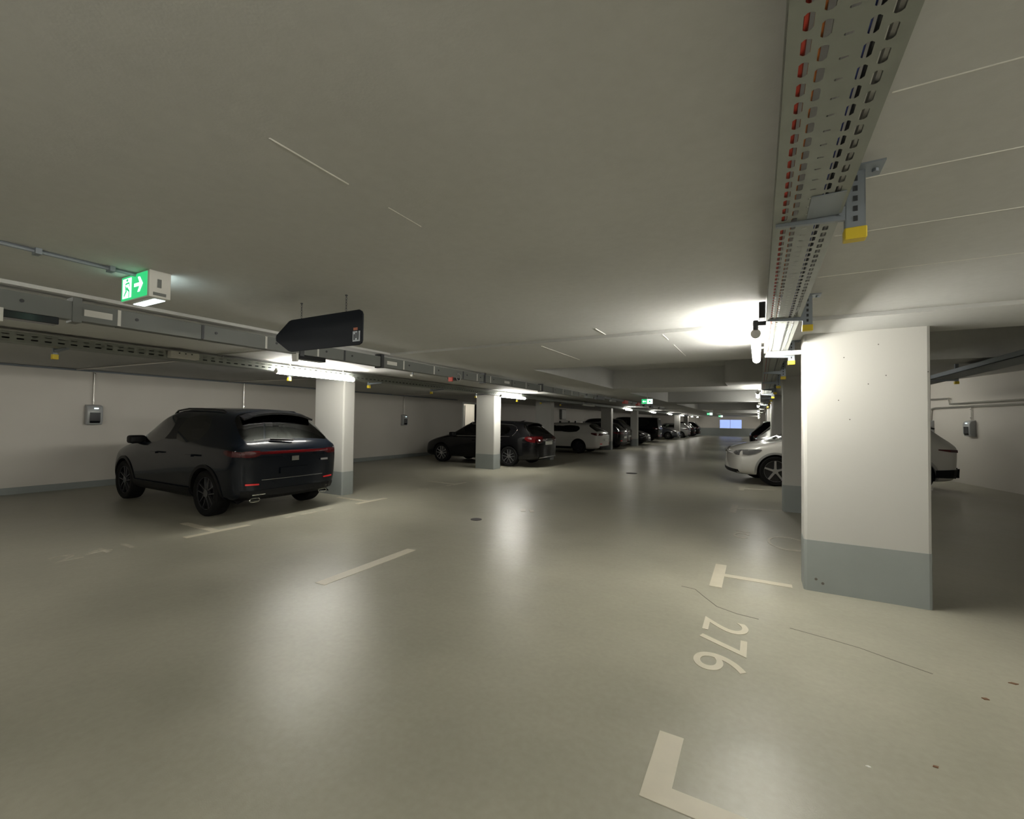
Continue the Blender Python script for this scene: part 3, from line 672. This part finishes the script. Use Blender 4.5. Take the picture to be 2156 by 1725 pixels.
        return link(nm, m2, m, parent)
    def lin(u0, u1, f0, f1, n=10): return [(u0+(u1-u0)*i/n, f0[0]+(f1[0]-f0[0])*i/n, f0[1]+(f1[1]-f0[1])*i/n) for i in range(n+1)]
    e['_'] = 0; del e['_']
    # wheels
    t_prof = [(R*.70,-.10),(R*.78,-.112),(R*.92,-.115),(R*.985,-.10),(R,-.07),(R,.07),(R*.985,.10),(R*.92,.115),(R*.78,.112),(R*.70,.10)]
    if 'wheel_mesh' not in p:
        tb = B(); n = 36
        for i in range(n):
            a = 2*PI*i/n; tb.v += [(r*math.cos(a), w, r*math.sin(a)) for r, w in t_prof]
        m_ = len(t_prof)
        for i in range(n):
            for k in range(m_): tb.f.append((i*m_+k, ((i+1)%n)*m_+k, ((i+1)%n)*m_+(k+1)%m_, i*m_+(k+1)%m_))
        rb = B(); rb.cyl((0,-.02,0),(0,.03,0),R*.70,32); rb.cyl((0,.03,0),(0,.095,0),R*.71,32,R*.72,cap=False)
        sp = B(); ns = p.get('spokes',5)
        for i in range(ns):
            a = 2*PI*i/ns+PI/2; ca, sa = math.cos(a), math.sin(a)
            for q in ((-1,1) if p.get('split',True) else (0,)):
                w = p.get('spoke_w',.010) if q else .032
                pts = [(R*.14, q*.030-w*.8),(R*.14,q*.030+w*.8),(R*.70,q*.058+w*.62),(R*.70,q*.058-w*.62)]
                P2 = [(px*ca-pz*sa, px*sa+pz*ca) for px, pz in pts]; sp.prism(P2, 1, .055, .088)
        for i in range(40):
            a0, a1 = 2*PI*i/40, 2*PI*(i+1)/40
            sp.prism([(r*math.cos(a), r*math.sin(a)) for r, a in ((R*.69,a0),(R*.72,a0),(R*.72,a1),(R*.69,a1))], 1, .085, .1)
        hb = B().cyl((0,.05,0),(0,.098,0),R*.17,16)
        p['wheel_mesh'] = (tb.mesh('wheel', True), rb.mesh('rim', True), sp.mesh('spokes'), hb.mesh('hub_cap', True))
    for xw in (rx, fx):
        for s in (1,-1):
            w_ = link('wheel', p['wheel_mesh'][0], 'tyre', e); w_.location = (xw-L/2, s*(W/2-.125), R)
            if s < 0: w_.rotation_euler = (0,0,PI)
            w_.rotation_euler.y = 0
            for me_, nm, mm in ((p['wheel_mesh'][1],'rim','rim_dark'),(p['wheel_mesh'][2],'spokes',p.get('rim','rim_silver')),(p['wheel_mesh'][3],'hub_cap',p.get('rim','rim_silver'))):
                link(nm, me_, mm, w_)
    # seats
    for xs in (bpx_of(p)+.15, bpx_of(p)-.75):
        for s in (-.37,.37):
            B().box(xs-L/2-.10,xs-L/2+.06,s-.20,s+.20,.45,H-.56).box(xs-L/2-.06,xs-L/2+.04,s-.10,s+.10,H-.53,H-.36).obj('seat', 'cabin', e, bevel=.03)
    # shared small parts
    for s in (1,-1):
        B().box(p['header']+.42-L/2, p['header']+.60-L/2, min(s*(W/2-.10),s*(W/2+.13)), max(s*(W/2-.10),s*(W/2+.13)), p['belt_f']-.01, p['belt_f']+.13).obj('mirror', p.get('mirror','trim'), e, bevel=.04, seg=3, smooth=True)
        for xh in (bpx_of(p)+.16, bpx_of(p)-.95):
            zh = (p['belt_r']+p['belt_f'])/2-.15
            patch('door_handle', lin(xh, xh+.22, (zh-.014,zh+.014), (zh-.012,zh+.012), 4), 'y', s, p.get('handle',p['paint']), .03)
        for xw in (rx, fx):
            if p.get('cladding'):
                V = []; F = []; n = 26
                for i in range(n+1):
                    a = -.15+(PI+.3)*i/n
                    for r in (R*1.12, R*1.26):
                        x_, z_ = xw-L/2+r*math.cos(a), R+r*math.sin(a)
                        hit = bvh.ray_cast(Vector((x_, s*(W/2+1), max(z_,.21))), Vector((0,-s,0)))[0]
                        y_ = hit.y if hit and abs(hit.y) > W/2-.12 else s*(W/2-.02)
                        V += [(x_, y_+s*.012, z_),(x_, y_-s*.03, z_)]
                for i in range(n):
                    q = i*4; F += [(q,q+4,q+6,q+2),(q,q+1,q+5,q+4),(q+2,q+6,q+7,q+3)]
                m2 = bpy.data.meshes.new('arch_trim'); m2.from_pydata(V, [], F); link('arch_trim', m2, p['cladding'], e)
        if p.get('sill'):
            patch('sill_trim', lin(rx+R*1.2, fx-R*1.2, (.25,.40), (.25,.40), 12), 'y', s, 'trim', .012)
    def roof(x, y):
        hit = bvh.ray_cast(Vector((x-L/2, y, 4)), Vector((0,0,-1)))[0]; return hit.z if hit else H
    def rail(xs, y, lift=.03, r=.016, m='black'):
        for s in (1,-1):
            pts = [(x-L/2, s*y, roof(x, s*y)+(lift if 0 < i < len(xs)-1 else .0)) for i, x in enumerate(xs)]
            B().tube(pts, r, 8).obj('roof_rail', m, e, smooth=True)
    def spoiler(x0, x1, hy, m, drop=.02):
        n = 10; V = []; F = []
        for i in range(n+1):
            y = -hy+2*hy*i/n; zr = roof(x1, y); z0 = zr-drop-.04*(abs(y)/hy)**2
            V += [(x1-L/2,y,zr+.004),(x0-L/2,y,z0),(x0-L/2+.015,y,z0-.03),(x1-L/2,y,zr-.04)]
        for i in range(n):
            q = i*4; F += [(q,q+4,q+5,q+1),(q+1,q+5,q+6,q+2),(q+2,q+6,q+7,q+3),(q+3,q+7,q+4,q)]
        F += [(0,1,2,3),(n*4+3,n*4+2,n*4+1,n*4)]
        B().add(V, F).obj('roof_spoiler', m, e)
    p['rail'], p['spoiler'] = rail, spoiler
    return e, patch, lin, bvh
def bpx_of(p): return p['bp']
SUV = dict(L=4.42, W=1.81, H=1.65, rw=.345, ro=.86, wb=2.73, gc=.22, belt_r=1.08, belt_f=1.03, xg=.17, roof_r=.60, dp=1.02, bp=2.02, header=2.55, cowl=3.28, hood_z=.88, wide_glass=True)
WAG = dict(L=4.88, W=1.86, H=1.49, rw=.33, ro=1.08, wb=2.87, gc=.19, belt_r=.98, belt_f=.95, xg=.22, roof_r=.66, dp=1.02, bp=2.32, header=2.85, cowl=3.62, hood_z=.76, wide_glass=True, quarter=False)
HAT = dict(L=4.25, W=1.80, H=1.48, rw=.32, ro=.78, wb=2.62, gc=.18, belt_r=1.0, belt_f=.96, xg=.18, roof_r=.55, dp=.95, bp=1.85, header=2.42, cowl=3.12, hood_z=.78, wide_glass=True)
VAN = dict(L=5.1, W=1.93, H=1.93, rw=.34, ro=1.0, wb=3.2, gc=.22, belt_r=1.15, belt_f=1.12, xg=.10, roof_r=.20, dp=.75, bp=2.9, header=3.45, cowl=4.25, hood_z=.98, wide_glass=True, tl=0)
def P(base, **k): q = dict(base); q.update(k); return q

# 1: dark blue crossover in the left foreground
def tail_details(patch, lin, W, zt, style):
    pass
p = P(SUV, paint='p_navy', rglass='glass_dark', sglass='glass', cladding='trim', sill=True, rim='rim_grey', handle='p_navy')
e, patch, lin, bvh = build_car('crossover_car', p, (-6.40-2.21, 4.46, 0), PI, 'dark blue crossover parked nose-in at left, red light bar across the tail', 3)
W = p['W']; L = p['L']
patch('light_bar', lin(-.60,.60,(.945,.985),(.945,.985),24), 'x', -1, 'tail', .010)
for s in (1,-1):
    patch('tail_lamp', [(s*.56,.935,.995),(s*.62,.915,1.0),(s*.70,.905,1.0),(s*.76,.91,.995),(s*.80,.92,.985)], 'x', -1, 'tail', .014)
    patch('tail_lamp', [(.10,.915,.985),(.18,.92,1.0),(.26,.935,1.005),(.34,.97,1.0)], 'y', s, 'tail', .010)
    patch('reflector', lin(s*.56,s*.74,(.50,.52),(.505,.53),5), 'x', -1, 'reflector', .014)
    patch('bumper_chrome', lin(s*.46,s*.64,(.355,.365),(.355,.365),5), 'x', -1, 'chrome', .012)
    ex = [(s*.58+.075*math.copysign(abs(math.cos(t))**.55,math.cos(t)), .275+.028*math.copysign(abs(math.sin(t))**.8,math.sin(t))) for t in [k*PI/12 for k in range(24)]]
    xe = min(h_.x for h_ in (bvh.ray_cast(Vector((-L, y, z)), Vector((1,0,0)))[0] for y, z in ex) if h_)-.004
    B().tube([(xe,y,z) for y, z in ex]+[(xe,ex[0][0],ex[0][1])], .006, 6).obj('exhaust_trim', 'chrome', e, smooth=True)
patch('rear_apron', lin(-.78,.78,(.24,.42),(.24,.42),16), 'x', -1, 'trim', .006)
patch('bumper_edge', lin(-.52,.52,(.565,.572),(.565,.572),16), 'x', -1, 'chrome', .008)
patch('number_plate', lin(-.24,.24,(.64,.73),(.64,.73),8), 'x', -1, 'p_navy', .010)
patch('emblem', lin(-.06,.06,(.83,.90),(.83,.90),4), 'x', -1, 'chrome', .010)
patch('model_badge', lin(-.62,-.48,(.80,.83),(.80,.83),6), 'x', -1, 'rim_silver', .009)
patch('rear_wiper', lin(-.02,.34,(1.125,1.135),(1.15,1.16),8), 'x', -1, 'trim', .02)
p['spoiler'](.40, .80, .58, 'black', .05)
p['rail']([.85,.95,1.2,1.6,2.0,2.35,2.45], .60)

# 2: black estate
p = P(WAG, L=4.72, wb=2.76, ro=1.05, bp=2.25, header=2.78, cowl=3.5, paint='p_black', rglass='glass_dark', sglass='glass', rim='rim_silver')
e, patch, lin, bvh = build_car('estate_car', p, (-6.1-2.36, 13.5, 0), PI, 'black estate car with chrome window trim parked behind the second left column', 3)
L = p['L']
for s in (1,-1):
    patch('tail_lamp', [(s*.40,.86,.95),(s*.5,.82,.97),(s*.62,.80,.98),(s*.72,.80,.985),(s*.78,.81,.98)], 'x', -1, 'tail', .012)
    patch('tail_lamp', [(.12,.80,.98),(.22,.81,.985),(.34,.84,.985),(.45,.90,.97)], 'y', s, 'tail', .010)
    patch('lamp_chrome', lin(s*.42,s*.76,(.785,.797),(.775,.787),6), 'x', -1, 'chrome', .014)
    patch('window_chrome', lin(1.0,3.5,(.965,.985),(.935,.955),20), 'y', s, 'chrome', .012)
    V = [Vector((-L/2+q, 0, z)) for q, z in ((.82,1.36),(1.0,1.41),(1.4,1.445),(2.0,1.45),(2.6,1.43))]
    def side_pts(pts, sd, off=.008):
        out = []
        for q, z in pts:
            h_ = bvh.ray_cast(Vector((q-L/2, sd*2, z)), Vector((0,-sd,0)))[0]
            if h_: out.append(h_+Vector((0,sd*off,0)))
        return out
    for pts in ([(.92,1.0),(.84,1.10),(.80,1.2),(.86,1.3),(1.02,1.36),(1.4,1.38),(2.0,1.385),(2.6,1.365)],[(.30,.97),(.34,1.06),(.44,1.16),(.54,1.27),(.62,1.36)]):
        sp_ = side_pts(pts, s)
        if len(sp_) > 2: B().tube(sp_, .009, 6).obj('window_chrome', 'chrome', e, smooth=True)
patch('tailgate_chrome', lin(-.42,.42,(.885,.905),(.885,.905),14), 'x', -1, 'chrome', .014)
patch('number_plate', lin(-.26,.26,(.72,.83),(.72,.83),8), 'x', -1, 'numplate', .012)
patch('bumper_chrome', lin(-.62,.62,(.30,.325),(.30,.325),14), 'x', -1, 'chrome', .014)
B().prism([(-L/2+1.0,1.47),(-L/2+.9,1.52),(-L/2+1.12,1.48)],1,-.015,.015).obj('antenna_fin', 'black', e)
p['spoiler'](.52, .85, .55, 'p_black', .03)
p['rail']([.95,1.05,1.5,2.2,2.7,2.8], .60)

# 3: white estate
def simple_tail(e, patch, lin, p, z=.88, plate=True):
    for s in (1,-1):
        patch('tail_lamp', [(s*.42,z-.02,z+.03),(s*.58,z-.06,z+.05),(s*.72,z-.06,z+.05),(s*.78,z-.03,z+.05)], 'x', -1, 'tail', .012)
        patch('tail_lamp', [(.10,z-.05,z+.05),(.24,z-.05,z+.06),(.46,z+.02,z+.07)], 'y', s, 'tail', .010)
        patch('reflector', lin(s*.55,s*.72,(.45,.48),(.45,.48),4), 'x', -1, 'reflector', .012)
    if plate: patch('number_plate', lin(-.26,.26,(.60,.70),(.60,.70),6), 'x', -1, 'numplate', .012)
    patch('rear_apron', lin(-.72,.72,(.24,.36),(.24,.36),10), 'x', -1, 'trim', .008)
def simple_front(e, patch, lin, p, z=.68):
    L = p['L']
    for s in (1,-1):
        patch('headlamp', [(s*.48,z-.03,z+.03),(s*.60,z-.05,z+.05),(s*.70,z-.05,z+.06),(s*.76,z-.03,z+.06)], 'x', 1, 'headlamp', .012)
        patch('headlamp', [(L-.52,z+.03,z+.08),(L-.36,z-.03,z+.07),(L-.22,z-.04,z+.05)], 'y', s, 'headlamp', .010)
    patch('grille', lin(-.45,.45,(.38,.55),(.38,.55),8), 'x', 1, 'trim', .008)
    patch('number_plate', lin(-.26,.26,(.42,.52),(.42,.52),6), 'x', 1, 'numplate', .016)
p = P(WAG, L=4.69, H=1.45, paint='p_white', rglass='glass_dark', sglass='glass_dark', rim='rim_dark', bp=2.2, header=2.7, cowl=3.45, spokes=7)
e, patch, lin, bvh = build_car('estate_car', p, (-6.35-2.345, 20.65, 0), PI, 'white estate car with dark windows and roof bars', 2)
simple_tail(e, patch, lin, p, .90)
L = p['L']
for s in (1,-1): patch('sill_trim', lin(1.45,3.4,(.22,.32),(.22,.32),10), 'y', s, 'trim', .01)
for x in (1.35,2.15): B().box(x-L/2-.03,x-L/2+.03,-.62,.62,1.50,1.53).box(x-L/2-.04,x-L/2+.04,-.62,-.54,1.42,1.52).box(x-L/2-.04,x-L/2+.04,.54,.62,1.42,1.52).obj('roof_bar', 'black', e)
# 4..: the row further down at left
def put(base, name, x_aisle, y, nose_in, label, paint, **k):
    p = P(base, paint=paint, **k); L = p['L']
    e, patch, lin, bvh = build_car(name, p, (x_aisle-L/2, y, 0), PI if nose_in else 0, label, 2)
    (simple_tail if nose_in else simple_front)(e, patch, lin, p, *( [p['belt_r']-.12] if nose_in else [p['hood_z']-.12]))
    return e
put(HAT, 'hatchback_car', -6.55, 24.9, True, 'black hatchback with glinting rear window beside the white estate', 'p_black')
put(SUV, 'crossover_car', -6.9, 27.3, True, 'black crossover showing its roof behind the white estate', 'p_black', H=1.72)
put(HAT, 'hatchback_car', -6.4, 30.6, False, 'black hatchback parked nose-out beside the black van', 'p_black')
put(VAN, 'van', -6.75, 36.4, True, 'tall black van parked nose-in in the middle distance', 'p_black')
put(WAG, 'saloon_car', -6.3, 42.9, False, 'dark grey car parked nose-out beyond the black van', 'p_grey', rim='rim_silver')
put(HAT, 'hatchback_car', -6.0, 47.6, True, 'silver-white hatchback far down the left row', 'p_silver')
put(HAT, 'hatchback_car', -6.1, 52.6, True, 'black hatchback near the end of the left row', 'p_black')
put(SUV, 'crossover_car', -5.9, 55.6, True, 'last black crossover by the end wall', 'p_black')
# right: white electric car, rear view cars
p = P(SUV, L=4.62, W=1.87, H=1.62, wb=2.77, ro=.93, rw=.36, paint='p_white', rim='rim_silver', split=False, cladding='p_silver', bp=2.1, header=2.65, cowl=3.45, hood_z=.92, sglass='glass_dark')
A = math.radians(13.5); near = Vector((.36,12.42)); dirv = Vector((math.cos(A), math.sin(A))); nv_ = Vector((-math.sin(A), math.cos(A)))
fxl = p['ro']+p['wb']-p['L']/2
ctr = near + nv_*(p['W']/2) + dirv*fxl
e, patch, lin, bvh = build_car('electric_car', p, (ctr.x, ctr.y, 0), PI+A, 'white electric car nose toward the aisle behind the foreground column', 3)
L = p['L']
for s in (1,-1):
    patch('headlamp', [(s*.46,.76,.82),(s*.58,.73,.83),(s*.68,.72,.85),(s*.76,.72,.86)], 'x', 1, 'headlamp', .010)
    patch('headlamp', [(L-.62,.85,.875),(L-.48,.77,.875),(L-.34,.73,.865),(L-.22,.74,.85)], 'y', s, 'headlamp', .008)
    patch('tail_lamp', [(.12,.92,.98),(.28,.93,.985),(.5,.965,.99)], 'y', s, 'tail', .010)
    patch('rear_bumper_trim', lin(.02,.55,(.36,.56),(.36,.52),8), 'y', s, 'trim', .012)
patch('lower_trim', lin(-.74,.74,(.24,.36),(.24,.36),12), 'x', 1, 'trim', .010)
patch('rear_bumper_trim', lin(-.76,.76,(.34,.58),(.34,.58),12), 'x', -1, 'trim', .012)
p['spoiler'](.36, .80, .56, 'black', .06)
def put_r(base, name, x_aisle, y, label, paint, rz=0, **k):
    p = P(base, paint=paint, **k); L = p['L']
    e, patch, lin, bvh = build_car(name, p, (x_aisle+L/2, y, 0), rz, label, 2); simple_tail(e, patch, lin, p, p['belt_r']-.14)
put_r(HAT, 'hatchback_car', -.15, 20.0, 'grey hatchback with red tail lamps beyond the right pier', 'p_silver')
put_r(SUV, 'crossover_car', -.42, 23.2, 'black crossover beyond the grey hatchback on the right', 'p_black')
